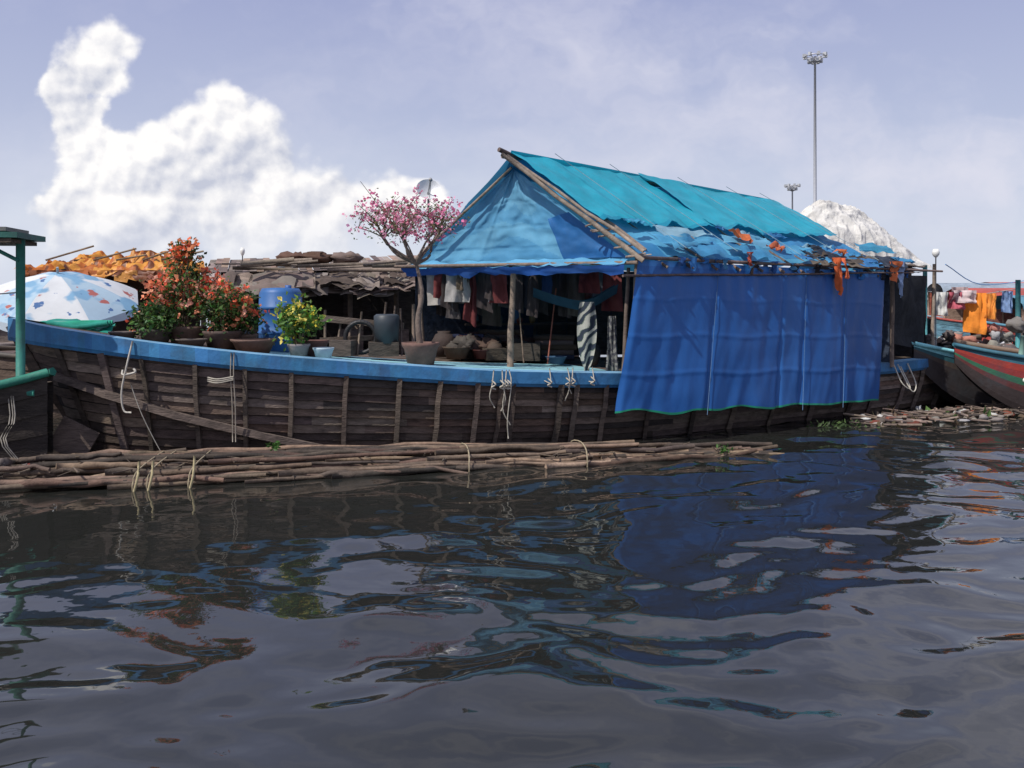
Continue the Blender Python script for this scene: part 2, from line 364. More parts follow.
pole(A+up2*1.4+V((.12,-.1,.02)),R1+up2*1.2+V((.08,.05,-.02)),.03,(.3,.25,.2),.09)
pole(A+V((.1,.15,.1)),R1+V((.3,.2,.02)),.03,(.2,.15,.12))
pole(C+V((-.15,-.1,-.05)),R1+V((.05,.1,-.15)),.03,(.22,.18,.14))
pole(R1-(R2-R1).normalized()*.12,R2,.04)
pole(R1+V((-.15,-.15,.1)),R1+V((.35,.3,-.1)),.04,(.12,.09,.08))
for k in range(12):
    u=.06+k*.085; pole(on(u,1.06)+V((0,0,-.06)),on(u,.4)+V((0,0,-.09)),.025)
for k in range(7):
    p=A.lerp(R1,U(.0,.35))+up2; pole(p+V((-.1,-.05,-.1)),p+V((U(.1,.3),U(-.1,.05),U(-.1,.06))),.015,(.3,.24,.2),.02)
pole((A.x-.1,13.72,1.0),(A.x-.02,13.72,2.9),.075,(.16,.12,.1))
pole((1.72,13.9,1.0),(1.8,13.9,2.7),.04,(.12,.09,.07))
pole((-.03,14.3,1.05),(.02,14.35,2.62),.055,(.2,.15,.12))
pole((-.02,15.6,1.1),(-.02,15.6,2.9),.04,(.1,.08,.07)); pole((-1.6,16.1,1.1),(-1.65,16.1,2.8),.045)
pole(A+V((-.3,-.25,-.3)),B+V((.5,.1,-.05)),.02,(.12,.09,.08))
pole(A+V((0,-.1,-.02)),B+V((1.4,.8,0)),.03,(.16,.12,.1))
pole((7.35,17.45,.9),(7.38,17.45,2.75),.055,(.2,.15,.12)); pole((8.75,18.75,.95),(8.8,18.75,2.95),.045,(.25,.2,.16))
mb.obj('timber_poles',house)
mb=MB()
mb.patch((7.45,17.65,2.7),(8.6,18.7,2.7),(8.6,18.7,1.15),(7.45,17.65,1.35),12,10,NET_DARK,(.018,.02,.025),folds(.12,4,2,4))
mb.patch((8.6,18.7,2.7),(7.2,20.8,2.7),(7.2,20.8,1.0),(8.6,18.7,1.0),8,6,NET_DARK,(.03,.03,.035),folds(.1,3,2,4))
for k in range(26):
    x=U(0,1); p=V((6.9,17.6,2.78)).lerp(V((8.7,18.7,2.78)),x)+V((U(-.4,.1),U(-.1,.6),U(-.03,.12)))
    c=random.choice([(.13,.1,.08),(.2,.16,.13),(.06,.05,.05),(.1,.2,.4),(.3,.3,.32)])
    mb.patch(p,p+V((U(.3,.6),U(.1,.4),U(-.05,.05))),p+V((U(.3,.5),U(.5,.8),U(-.02,.15))),p+V((-.1,.5,U(0,.1))),3,3,CLOTH,c,folds(.06,2,2,k))
mb.obj('stern_annex',house)
mb=MB()
for k in range(34):
    t=(k%24)/23; p=V((-1.35,15.6,2.66)).lerp(V((1.5,14.6,2.66)),t)+V((U(-.05,.05),U(-.1,.7),0)); w=U(.14,.32); l=U(.3,.95)
    c=random.choice([(.12,.12,.14),(.08,.07,.06),(.16,.04,.04),(.04,.07,.16),(.14,.11,.08),(.03,.03,.04),(.09,.08,.08),(.05,.04,.04)])
    if k in(1,2,4): c=(.36,.35,.34); l=.5
    mb.patch(p,p+V((w,-.05,0)),p+V((w*1.1,-.05,-l)),p+V((-.03,0,-l*U(.8,1))),8,8,CLOTH,c,folds(.16,3,1,k))
hp=catmull([(.35,15,2.35),(.8,14.8,2.2),(1.2,14.5,2.15),(1.65,14.2,2.4)],12)
for i in range(12): mb.quad([hp[i]+V((0,-.25,.05)),hp[i+1]+V((0,-.25,.05)),hp[i+1]+V((0,.0,-.1)),hp[i]+V((0,0,-.1))],CLOTH,(.015,.05,.08),True); mb.quad([hp[i]+V((0,0,-.1)),hp[i+1]+V((0,0,-.1)),hp[i+1]+V((0,.3,.05)),hp[i]+V((0,.3,.05))],CLOTH,(.015,.04,.06),True)
mb.obj('hanging_clothes_and_hammock',house)
mb=MB()  # goods: interior dimness is put into their darkened colours
def basin(x,y,z,r,h,c,mat=PLAST): mb.lathe((x,y,z),[(0,0),(r*.7,0),(r*.95,h*.9),(r*1.05,h),(r*.97,h),(r*.88,h*.85),(r*.66,.03),(0,.03)],mat,c,n=18)
def jar(x,y,z,r,h,c,mat=TERRA): mb.lathe((x,y,z),[(0,0),(r*.6,0),(r*.95,h*.35),(r,h*.6),(r*.7,h*.88),(r*.5,h*.92),(r*.55,h),(r*.45,h),(0,h*.9)],mat,c,n=16)
def bedding(x,y,z,w,d,n_,rot=0):
    for k in range(n_):
        c=jit(random.choice([(.09,.03,.03),(.09,.07,.055),(.03,.04,.08),(.06,.05,.045),(.12,.1,.09)]),.2); ww=w*U(.85,1)
        pts=[V((x-ww/2,y,z+.045+k*.085)),V((x,y+.02,z+.05+k*.085+U(-.01,.01))),V((x+ww/2,y,z+.045+k*.085))]
        for o in (-d*.3,-d*.1,d*.1,d*.3): mb.tube([p+V((0,o,0)) for p in pts],.05,CLOTH,c,n=8)
bedding(-.8,16.0,1.16,.7,.4,5); bedding(.75,16.1,1.14,.8,.4,5); bedding(-.2,16.5,1.14,.9,.5,6)
basin(-.5,15.5,1.19,.2,.16,(.1,.035,.03)); basin(.75,15.3,1.12,.18,.12,(.04,.09,.16)); basin(-.95,15.4,1.2,.24,.2,(.1,.07,.05),TERRA)
jar(-.7,15.8,1.18,.2,.4,(.05,.035,.03)); jar(-.3,15.6,1.18,.15,.3,(.08,.055,.04)); jar(1.35,15.2,1.1,.15,.38,(.05,.045,.04)); jar(-1.2,15.9,1.2,.22,.45,(.05,.035,.03))
for k in range(9): mb.blob((U(-1.0,.6),U(15.6,16.2),1.28+U(0,.2)),(U(.14,.24),U(.12,.2),U(.1,.18)),CLOTH,random.choice([(.06,.055,.05),(.09,.08,.07),(.05,.025,.025),(.025,.035,.06),(.1,.065,.05)]),n=20,amp=.7,fr=2.4)
for z in (1.75,2.2): mb.box((.4,16.9,z),(2.6,.3,.04),WOOD,(.07,.055,.045),.25)
for k in range(16):
    x=U(-.7,1.5); y=16.8+(x-.4)*.25; z=random.choice((1.77,2.22)); r=U(.05,.11)
    jar(x,y-.05,z,r,U(.12,.28),jit(random.choice([(.16,.04,.03),(.05,.1,.18),(.11,.11,.1),(.08,.08,.08),(.16,.11,.05)]),.3),PLAST)
mb.box((-.3,15.5,1.27),(.36,.28,.2),WOOD,(.07,.055,.04),.3); mb.box((.25,15.7,1.3),(.5,.35,.3),WOOD,(.06,.05,.04),-.1)
mb.tube([(.6,15.2,1.12),(.75,15.3,2.4)],.013,POLE,(.2,.07,.05)); mb.tube([(.2,15.3,1.12),(.12,15.4,2.1)],.012,POLE,(.16,.12,.09))
mb.obj('household_goods',house)
mb=MB()
def zebra(u,v):
    s=math.sin((v*7+u*2.2)*math.pi*1.5+3.2*noise.noise(V((u*2.5,v*7,1))))
    return (.40,.40,.35) if s>.25 else ((.03,.04,.06) if s<-.1 else (.12,.16,.12))
def leafd(u,v,p,n):
    w=math.sin(math.pi*min(.97,v*.8+.2))**.6; cx=1.16
    return V(((p.x-cx)*(w-1),.035*math.sin(u*7+v*3),0))
mb.patch((1.02,14.0,2.17),(1.32,13.97,2.17),(1.32,13.95,1.1),(1.0,14.0,1.1),24,100,CLOTH,(.5,.5,.5),leafd,cf=zebra)
mb.obj('patterned_cloth')
mb=MB()
mb.patch((1.5,14.05,1.95),(1.62,14.05,1.95),(1.66,14.0,1.1),(1.46,14.0,1.1),12,50,CLOTH,(.2,.2,.19),folds(.1,4,1,3),cf=lambda u,v:(.22,.22,.2) if noise.noise(V((u*4,v*14,3)))>0 else (.08,.08,.09)); mb.obj('hanging_towel')

# ---------------------------------------------------------------- BAMBOO RAFT
mb=MB()
f0=V((-5.95,9.98,0)); f1=V((3.75,12.85,0))
for k in range(250):
    layer=0 if k<95 else (1 if k<170 else (2 if k<220 else 3))
    a=U(0,1)**1.25*.85-.03-(.03 if layer else 0); L_=U(.12,.42)*(1 if layer<2 else .7); b_=min(a+L_,1.0+U(-.1,.02))
    if layer==3: a*=.7; b_=min(b_,.8)
    lat=U(0,1)
    def P_(t):
        w=1.95*(1-t)*.85+.3
        base=f0.lerp(f1,t); base+=V((-.2,.95,0))*(lat*w*(.95 if layer==0 else (.82 if layer<3 else .6))+[0,.1,.2,.35][layer]*(1-t*.5))
        z=[.015,.08,.15,.215][layer]*(1-.35*max(0,t-.5)*2)+.035*noise.noise(V((lat*5,t*3,layer)))
        return base+V((0,0,z))
    r=U(.02,.048); pts=[]; sk=U(-.2,.2); bw=U(.5,1.6)
    for i in range(11):
        t=a+(b_-a)*i/10; p=P_(t)+V((0,sk*(i/10-.5),0))+V((0,noise.noise(V((k,i*.45,0)))*.09*bw,noise.noise(V((k,i*.45,5)))*.05*bw)); pts.append(p)
    c=jit(random.choice([(.12,.085,.062),(.17,.12,.085),(.07,.053,.042),(.23,.16,.115),(.11,.07,.05),(.05,.04,.033),(.09,.065,.05)]),.35)
    mb.tube(pts,[r*(1-.035*i)*(1.15 if i%2 else 1) for i in range(11)],POLE,c,n=7)
for k in range(90):
    t=U(0,.95); p=f0.lerp(f1,t)+V((-.2,.95,0))*U(0,1.5*(1-t)+.2)+V((0,0,U(.15,.26)*(1-.5*t)))
    mb.tube([p,p+V((U(-.25,.25),U(-.25,.25),U(-.03,.06)))],U(.006,.014),POLE,jit((.13,.1,.075),.4),n=4)
raft=mb.obj('bamboo_raft')
mb=MB()
for t,hh in ((.165,.32),(.18,.32),(.225,.36),(.56,.18),(.72,.15)):
    base=f0.lerp(f1,t); w=1.95*(1-t)*.85+.3
    pts=[base+V((-.03,-.05,-.05)),base+V((-.03,-.06,.08)),base+V((-.04,.1,.2)),base+V((-.1,w*.5,.25)),base+V((-.2,w*.85,.2)),base+V((-.2,w,.0))]
    mb.tube(catmull(pts,14),.010,ROPE,(.3,.25,.17),n=5)
    if t<.3: mb.tube(catmull([base+V((.02,0,hh)),base+V((.03,-.08,.14)),base+V((-.01,-.1,-.04))],6),.016,ROPE,(.4,.34,.2),n=5)
mb.obj('lashings',raft)
mb=MB()
for c_ in ((-3.05,11.6,.28),(3.0,12.7,.05)):
    for k in range(30): mb.leaf(V(c_)+V((random.gauss(0,.05),random.gauss(0,.05),abs(random.gauss(0,.05)))),.08,LEAF,jit((.06,.14,.03),.4))
mb.obj('weed_plant')

# ---------------------------------------------------------------- PLANTS
def pot(mb,c,r,h,col,mat=TERRA): mb.lathe(c,[(0,0),(r*.72,0),(r*.95,h*.75),(r*1.06,h*.86),(r*1.08,h),(r*.95,h),(r*.9,h*.85),(0,h*.82)],mat,col,n=22)
def plant(name,base,potr,poth,potcol,cen,rad,nclump,nleaf,lsize,lcols,nfl=0,fsize=.06,fcols=(),pm=TERRA,spread=.13,trunk=None,limbs=0):
    e=E(name); mb=MB(); pot(mb,base,potr,poth,potcol,pm); mb.obj('pot',e)
    top=V(base)+V((0,0,poth*.8)); st=MB(); lf=MB(); cen=V(cen)
    if trunk: 
        tp=catmull(trunk,10); st.tube(tp,[.055-.003*i for i in range(11)],POLE,(.16,.12,.1),n=8); root=tp[-1]
    else: root=top
    cl=[]
    for k in range(nclump):
        while True:
            d=V((U(-1,1),U(-1,1),U(-1,1)))
            if .15<d.length<1: break
        cl.append(cen+V((d.x*rad[0],d.y*rad[1],d.z*rad[2])))
    lb=[]
    if limbs:
        for k in range(limbs):
            t=2*math.pi*k/limbs+U(-.3,.3); q=root.lerp(cen,.6)+V((math.cos(t)*rad[0]*.5,math.sin(t)*rad[1]*.5,U(-.1,.12)))
            m_=root.lerp(q,.5)+V((U(-.07,.07),U(-.07,.07),-.04)); lb.append(q)
            st.tube(catmull([root,m_,q],7),[.03-.002*i for i in range(8)],POLE,(.16,.12,.1),n=6)
        for q in (V((-.85,0,1.25)),V((-.6,.1,1.0)),V((.5,.1,1.0))):
            st.tube(catmull([root,root+q*.5+V((.08,0,-.05)),root+q],8),[.014-.0013*i for i in range(9)],POLE,(.18,.14,.11),n=5)
    for c in cl:
        r0=min(lb,key=lambda q:(q-c).length) if lb else root+V((U(-.03,.03),U(-.03,.03),0))
        mid=r0.lerp(c,.55)+V((U(-.08,.08),U(-.08,.08),U(.0,.08)))
        st.tube(catmull([r0,mid,c],7),[.012,.011,.010,.009,.008,.007,.005,.004],POLE,(.14,.11,.07),n=5)
        if limbs:
            for j in range(3):
                q=c+V((U(-.3,.3),U(-.2,.2),U(-.02,.25))); st.tube([c,c.lerp(q,.5)+V((U(-.03,.03),0,.02)),q],[.005,.004,.003],POLE,(.16,.12,.1),n=4)
    for c in cl:
        sh=U(.5,1.25)
        for j in range(nleaf//nclump):
            p=c+V((random.gauss(0,spread),random.gauss(0,spread),random.gauss(0,spread*.8)))
            lc=random.choice(lcols); lf.leaf(p,lsize*U(.6,1.3),LEAF,tuple(x*sh*U(.7,1.3) for x in lc))
    fl=cl[::2]+cl[:len(cl)//3]
    for j in range(nfl):
        c=random.choice(fl); p=c+V((random.gauss(0,spread),random.gauss(0,spread),random.gauss(.04,spread)))
        fc=jit(random.choice(fcols),.25)
        for q in range(4): lf.leaf(p+V((U(-.03,.03),U(-.03,.03),U(-.03,.03))),fsize*U(.6,1.2),PETAL,fc,.8)
    st.obj('stems',e); lf.obj('foliage',e)
GR=[(.07,.14,.035),(.10,.19,.045),(.05,.10,.03),(.12,.19,.065)]
OR=[(.9,.24,.10),(.92,.36,.2),(.85,.15,.08),(.95,.46,.32)]
plant('orange_bougainvillea_plant',(-4.7,13.0,1.5),.26,.32,(.14,.09,.07),(-4.72,13.0,2.38),(.36,.3,.42),22,1300,.075,GR,210,.08,OR,spread=.1)
plant('orange_bougainvillea_plant',(-4.15,12.9,1.46),.26,.3,(.10,.07,.06),(-4.15,12.9,2.1),(.36,.3,.3),20,1700,.075,GR,150,.08,OR,spread=.11)
plant('orange_bougainvillea_plant',(-4.75,12.95,1.6),.1,.15,(.15,.09,.08),(-4.72,12.95,2.88),(.14,.12,.18),8,200,.07,GR,45,.08,[(.85,.18,.08),(.85,.28,.12)],spread=.07)
plant('green_shrub_plant',(-5.05,12.75,1.55),.22,.24,(.10,.09,.08),(-5.05,12.7,1.92),(.32,.2,.16),16,1300,.085,GR,12,.06,OR,spread=.1)
plant('green_shrub_plant',(-3.95,13.2,1.44),.2,.26,(.15,.1,.08),(-3.98,13.2,1.95),(.22,.25,.24),12,800,.09,[(.05,.12,.03),(.04,.09,.03)],30,.06,OR,spread=.1)
plant('yellow_flower_plant',(-3.02,12.75,1.38),.15,.2,(.22,.2,.2),(-3.02,12.75,1.86),(.28,.2,.24),16,900,.10,[(.14,.26,.05),(.2,.32,.07),(.08,.18,.04)],60,.075,[(.88,.68,.08),(.9,.78,.2)],spread=.09)
plant('pink_bougainvillea_tree',(-1.38,13.6,1.2),.27,.36,(.15,.085,.07),(-1.58,13.7,3.40),(.86,.5,.25),46,900,.05,[(.14,.18,.06),(.18,.2,.09),(.12,.14,.06)],310,.06,[(.85,.32,.46),(.88,.42,.56),(.78,.22,.38)],spread=.12,trunk=[(-1.38,13.6,1.4),(-1.42,13.6,1.9),(-1.36,13.62,2.3),(-1.45,13.65,2.75)],limbs=7)
for x,y,z,r,h,c,m in ((-3.65,12.72,1.45,.3,.2,(.16,.10,.08),TERRA),(-2.66,12.7,1.36,.14,.17,(.4,.5,.56),PLAST),(-5.45,12.6,1.62,.18,.14,(.12,.1,.09),PLAST),(-4.45,12.5,1.55,.2,.11,(.11,.09,.08),TERRA),(-2.9,13.2,1.36,.2,.25,(.12,.06,.05),TERRA)):
    mb=MB(); pot(mb,(x,y,z),r,h,c,m); mb.obj('flower_pot')
mb=MB(); c=(-3.6,14.0,1.38)
mb.lathe(c,[(0,0),(.3,0),(.32,.05),(.33,.3),(.35,.32),(.33,.34),(.33,.68),(.35,.7),(.33,.72),(.32,.93),(.28,1.0),(.1,1.01),(0,1.0)],PLAST,(.03,.12,.33),n=28)
mb.lathe((c[0]+.12,c[1],c[2]+1.0),[(.05,0),(.05,.05),(0,.05)],PLAST,(.03,.1,.3),n=10); mb.obj('blue_barrel')
mb=MB()
for k in range(9):
    x=-2.9+k*.17; a=V((x,14.0+U(-.1,.1),1.34)); mb.tube([a,a+V((U(-.05,.05),.25,U(.5,.85)))],U(.015,.03),POLE,jit((.13,.10,.08),.4),n=5)
mb.box((-2.35,14.15,1.85),(1.3,.06,.1),WOOD,(.14,.11,.09),.1,.1); mb.box((-2.4,14.1,1.6),(1.2,.05,.08),WOOD,(.12,.09,.07),.1,-.05)
mb.box((-2.0,14.0,1.44),(.45,.35,.22),WOOD,(.07,.055,.045),.2); mb.box((-2.6,13.9,1.46),(.35,.3,.24),WOOD,(.09,.07,.06),-.2)
mb.lathe((-1.95,14.0,1.53),[(0,0),(.18,0),(.2,.3),(.2,.42),(.16,.45),(0,.44)],PLAST,(.035,.045,.055),n=16)
for j in range(28):
    t=2*math.pi*j/28; t2=2*math.pi*(j+1)/28; c0=V((-2.35,13.95,1.62)); mb.tube([c0+V((.24*math.cos(t),.03,.24*math.sin(t))),c0+V((.24*math.cos(t2),.03,.24*math.sin(t2)))],.035,PLAST,(.02,.02,.022),n=6,cap=False)
mb.obj('crates_and_rack')

# ---------------------------------------------------------------- UMBRELLA
um=E('beach_umbrella'); mb=MB(); uc=V((-7.5,14.9,0)); nn=96; RR=1.3
prof=[(RR*i/20, 2.66-.20*(i/20)-.28*(i/20)**2.2) for i in range(0,21)]
tilt=Matrix.Rotation(math.radians(17),3,'X')@Matrix.Rotation(math.radians(5),3,'Y'); pc=V((uc.x,uc.y,2.3))
def tl(p): return tuple(pc+tilt@(V(p)-pc))
def ucf(i,j):
    k=int(j/nn*8)
    return (.48,.64,.76) if k%2 else (.78,.80,.81)
def upt(t,r,z):
    fr=r/RR; ph=(t/(2*math.pi)*8)%1.0; sc_=4*ph*(1-ph)   # 0 on the ribs, 1 between them
    rr=r*(1-.075*sc_*fr**2); zz=z-.06*sc_*fr+.05*sc_*fr**3
    return tl((uc.x+rr*math.cos(t),uc.y+rr*math.sin(t),zz))
for i,(r,z) in enumerate(prof):
    for j in range(nn): mb.v.append(upt(2*math.pi*j/nn,r,z))
for i in range(len(prof)-1):
    for j in range(nn):
        j2=(j+1)%nn; mb.face([i*nn+j,i*nn+j2,(i+1)*nn+j2,(i+1)*nn+j],UMB,ucf(i,j),not(j%12==0))
z=prof[-1][1]
for j in range(nn):
    t=2*math.pi*j/nn;t2=2*math.pi*(j+1)/nn
    a=V(upt(t,RR,z));b=V(upt(t2,RR,z)); mb.quad([a,b,b+V((0,0,-.10-.03*abs(math.sin(8*t2)))),a+V((0,0,-.10-.03*abs(math.sin(8*t))))],UMB,(.62,.70,.78))
mb.obj('canopy',um); mb=MB(); mb.tube([tl((uc.x,uc.y,.6)),tl((uc.x,uc.y,2.76))],.02,METAL,(.6,.6,.6))
for j in range(8):
    t=2*math.pi*j/8; mb.tube([tl((uc.x,uc.y,2.6)),tl((uc.x+RR*.6*math.cos(t),uc.y+RR*.6*math.sin(t),2.44)),tl((uc.x+RR*.97*math.cos(t),uc.y+RR*.97*math.sin(t),2.17))],.008,METAL,(.5,.5,.5),n=4)
mb.obj('pole_and_ribs',um)
mb=MB()
mb.patch((-7.0,13.6,1.85),(-5.95,13.5,1.85),(-5.9,13.2,1.7),(-7.2,13.2,1.66),24,10,TARP,(.02,.28,.22),lambda u,v,p,n:V((0,0,.12*math.sin(math.pi*v)*math.sin(math.pi*min(1,.15+u))+.07*noise.noise(V((u*7,v*4,1))))))
for q in range(3): mb.tube(catmull([(-7.2,13.15+q*.08,1.78+q*.02),(-6.8,13.15+q*.08,1.86-q*.02),(-6.4,13.17+q*.08,1.8+q*.03),(-5.95,13.25+q*.08,1.86)],10),.04,CLOTH,(.03,.28+q*.03,.22),n=7)
mb.obj('green_groundsheet')

# ---------------------------------------------------------------- neighbouring boats behind
def barge(name,x0,y0,x1,y1,w,dz,col,rail=(.1,.08,.06)):
    e=E(name); mb=MB(); a=V((x0,y0,0));b=V((x1,y1,0)); d=(b-a).normalized(); n=V((-d.y,d.x,0)); K=30; S=[]
    for i in range(K+1):
        t=i/K; hw=w/2*(1-abs(2*t-1)**3.5*.85); z=dz+.35*abs(2*t-1)**3
        S.append((a.lerp(b,t),hw,z))
    for sg in (-1,1):
        for k in range(6):
            t0,t1=k/6,(k+1)/6; c=jit(col,.35)
            for i in range(K):
                q=[]
                for (ii,t,o) in ((i,t0,0),(i+1,t0,0),(i+1,t1,.02),(i,t1,.02)):
                    p,hw,z=S[ii]; q.append(p+n*sg*(hw*(1-.2*t*t)+o)+V((0,0,z*(1-t)-.3*t)))
                mb.quad(q,WOOD,c)
        mb.tube([S[i][0]+n*sg*S[i][1]+V((0,0,S[i][2])) for i in range(K+1)],.06,PAINT,rail,n=5)
    for i in range(K):
        q=[S[i][0]+n*S[i][1],S[i+1][0]+n*S[i+1][1],S[i+1][0]-n*S[i+1][1],S[i][0]-n*S[i][1]]
        mb.quad([p+V((0,0,S[i][2]-.06)) for p in q],WOOD,jit((.1,.075,.06),.1))
    mb.obj('hull',e); return e
nb=barge('thatched_houseboat',-11,17.2,1.5,21.5,3.4,1.0,(.1,.07,.055))
mb=MB()
ra=V((-6.0,17.6,2.72)); rb=V((-1.5,19.0,2.86)); back=V((-.6,2.1,.35))
for k in range(34):
    u0=k/34;u1=(k+1)/34; 
    for r_ in range(3):
        v0=r_/3-.08;v1=(r_+1)/3; o=V((0,0,U(0,.05)))
        c=jit(random.choice([(.2,.16,.14),(.28,.23,.2),(.13,.1,.09),(.24,.17,.13)]),.3)
        mb.quad([ra.lerp(rb,u0)+back*v0+o,ra.lerp(rb,u1)+back*v0+o,ra.lerp(rb,u1)+back*v1+o,ra.lerp(rb,u0)+back*v1+o],WOOD,c)
for k in range(30):
    u=U(-.02,.92); p=ra.lerp(rb,u)+V((0,-.1-U(0,.2),-.05)); w=U(.3,1.0)
    e=(rb-ra).normalized(); dr=U(-.3,-.5); mb.patch(p,p+e*w,p+e*w+V((U(0,.2),-.7,dr)),p+V((U(-.1,.2),-.7,dr+U(-.12,.12))),6,6,CLOTH if k%3 else WOOD,jit(random.choice([(.24,.20,.17),(.18,.14,.12),(.3,.26,.23),(.12,.09,.075)]),.3),folds(.14,2,3,k))
for u in (0,.2,.4,.6,.8,1): 
    p=ra.lerp(rb,u); mb.tube([(p.x,p.y-.1,.9),(p.x,p.y-.1,2.75)],.05,POLE,(.12,.09,.07))
for k in range(24):
    u0=k/24;u1=(k+1.02)/24; a=ra+V((-.3,1.2,0)); b=rb+V((-.3,1.2,0))
    q0=a.lerp(b,u0);q1=a.lerp(b,u1); o=.02*(k%2); mb.quad([(q0.x,q0.y+o,.9),(q1.x,q1.y+o,.9),(q1.x,q1.y+o,2.85),(q0.x,q0.y+o,2.85)],WOOD,jit((.05,.04,.035),.4))
for k in range(22):
    x=U(-6,-1.3); y=17.9+(x+6)*.3+U(-.6,.5); h=U(.2,.7); mb.box((x,y,.95+h/2),(U(.2,.6),U(.2,.5),h),WOOD,jit(random.choice([(.1,.08,.07),(.2,.15,.12),(.07,.1,.13),(.25,.22,.2)]),.3),U(0,1))
for k in range(16):
    a=V((U(-6.2,-2),17.6+U(-.3,.6),2.8+U(0,.12))); mb.tube([a,a+V((U(.8,2),U(.1,.6),U(-.05,.12)))],U(.02,.045),POLE,jit((.2,.16,.13),.4))
for x,c in ((-4.6,(.14,.08,.06)),(-4.15,(.12,.07,.05)),(-3.5,(.2,.15,.13))): mb.blob((x,19,3.08),(.36,.3,.13),CLOTH,c,n=16,amp=.6,fr=2.5)
mb.obj('shed',nb)
mb=MB(); mb.patch((-1.55,15.9,2.75),(-.7,15.7,2.75),(-.75,15.6,2.15),(-1.5,15.9,2.1),12,8,CLOTH,(.38,.36,.33),folds(.18,4,1,2)); mb.obj('hung_blanket')
os_=E('orange_tarp_shelter'); mb=MB()
occ=lambda u,v:(.72,.32,.05) if noise.noise(V((u*14,v*7,1)))>-.05 else ((.5,.14,.02) if noise.noise(V((u*22,v*9,4)))>-.2 else (.2,.06,.02))
mb.patch((-9.1,16.4,2.75),(-6.4,16.6,2.7),(-6.9,17.6,3.12),(-8.5,17.6,3.0),60,26,TARP,(.62,.2,.03),folds(.22,8,4,3),cf=occ)
mb.patch((-6.9,17.6,3.12),(-6.3,16.7,2.75),(-5.9,17.8,2.8),(-6.6,18.2,2.95),14,14,TARP,(.7,.3,.05),folds(.2,3,3,4))
mb.patch((-8.5,17.6,3.0),(-6.9,17.6,3.12),(-6.5,19,2.7),(-9,19,2.6),10,8,TARP,(.5,.17,.04),folds(.2,3,3,4))
for k in range(18):
    p=V((-9+k*.15+U(-.05,.05),16.38,2.74)); mb.patch(p,p+V((U(.2,.4),0,0)),p+V((U(.15,.3),-.02,-U(.1,.28))),p+V((0,-.02,-U(.08,.25))),4,4,TARP,jit(random.choice([(.7,.3,.05),(.5,.14,.03),(.25,.08,.03)]),.2),folds(.08,2,2,k))
mb.obj('tarp',os_); mb=MB()
mb.patch((-9.0,17.7,2.9),(-6.2,17.9,2.9),(-6.2,17.9,.9),(-9,17.7,.9),8,6,NET_DARK,(.02,.015,.015),folds(.05,3,3,4))  # near-black backing sheet, paints the shade inside the shelter
for x,y in ((-9,16.5),(-6.5,16.7),(-6.3,18),(-9,18)): mb.tube([(x,y,.9),(x,y,2.8)],.05,POLE,(.12,.09,.07))
for k in range(6): a=V((-8.8+k*.45,16.7+U(0,.8),2.95)); mb.tube([a,a+V((U(.4,.9),.2,U(.05,.3)))],.018,POLE,(.2,.15,.1))
mb.obj('frame',os_)
gp=barge('green_porch_boat',-12.5,10.6,-5.95,11.6,1.3,.92,(.05,.04,.035),rail=(.03,.18,.13)); mb=MB()
GC=(.04,.2,.16)
for x,y in ((-6.28,11.5),(-8.2,11.2),(-8.4,10.7)): mb.tube([(x,y,.85),(x,y,2.98)],.055,PAINT,GC,n=8)
mb.box((-7.35,11.45,3.01),(2.35,.9,.07),PAINT,(.03,.12,.1),.12); mb.box((-7.35,11.42,2.94),(2.2,.8,.05),WOOD,(.1,.08,.06),.12); mb.box((-7.4,11.45,3.09),(2.1,.7,.05),PAINT,(.16,.16,.15),.12)
for x in (-6.7,-7.3,-7.9): mb.tube([(x,11.0,2.93),(x-.1,11.9,2.93)],.02,WOOD,(.1,.08,.06),n=4)
mb.tube([(-8.4,11.0,2.1),(-6.28,11.5,2.3)],.012,ROPE,(.4,.4,.4),n=4)
mb.tube([(-8.2,11.05,1.0),(-6.05,11.4,1.02)],.045,PAINT,GC,n=6)
mb.tube([(-6.28,11.45,2.7),(-6.75,11.4,2.95)],.025,PAINT,GC,n=6)
for k in range(5): 
    a=V((-6.1-U(0,.5),11.25,1.0)); mb.tube(catmull([a,a+V((.05,-.05,-.3)),a+V((-.05,-.08,-.55)),a+V((.1,.02,-.85))],8),.008,ROPE,(.28,.26,.23),n=4)
for k in range(12): mb.blob((-5.85-U(0,.6),11.0+U(-.1,.5),.12+U(0,.1)),(U(.05,.16),U(.05,.12),U(.03,.07)),CLOTH,jit(random.choice([(.1,.08,.07),(.2,.17,.15),(.25,.05,.04)]),.3),n=10,amp=.6)
mb.box((-5.8,11.9,.35),(.5,.04,.45),WOOD,(.12,.09,.075),.15,.5)
mb.obj('porch',gp)

sd=E('satellite_dish'); mb=MB(); c=V((-1.6,17.3,4.33)); ax=V((.2,-.85,.5)).normalized(); a1=ax.cross(V((0,0,1))).normalized(); a2=a1.cross(ax)
n=20
for i in range(6):
    r=.24*i/5
    for j in range(n):
        t=2*math.pi*j/n; mb.v.append(tuple(c+a1*r*math.cos(t)+a2*r*math.sin(t)-ax*(.12-(r/.24)**2*.12)))
for i in range(5):
    for j in range(n): mb.face([i*n+j,i*n+(j+1)%n,(i+1)*n+(j+1)%n,(i+1)*n+j],METAL,(.6,.61,.62),True)
mb.tube([c-ax*.1,c+ax*.3],.012,METAL,(.3,.3,.3)); mb.tube([c-a2*.2,c+ax*.3],.01,METAL,(.3,.3,.3)); mb.blob(tuple(c+ax*.3),(.04,.04,.04),METAL,(.3,.3,.3),n=8)
mb.tube([c-ax*.1,(c.x,c.y+.1,3.2),(c.x,c.y+.1,1.0)],.02,METAL,(.35,.35,.35)); mb.obj('dish_and_mast',sd)
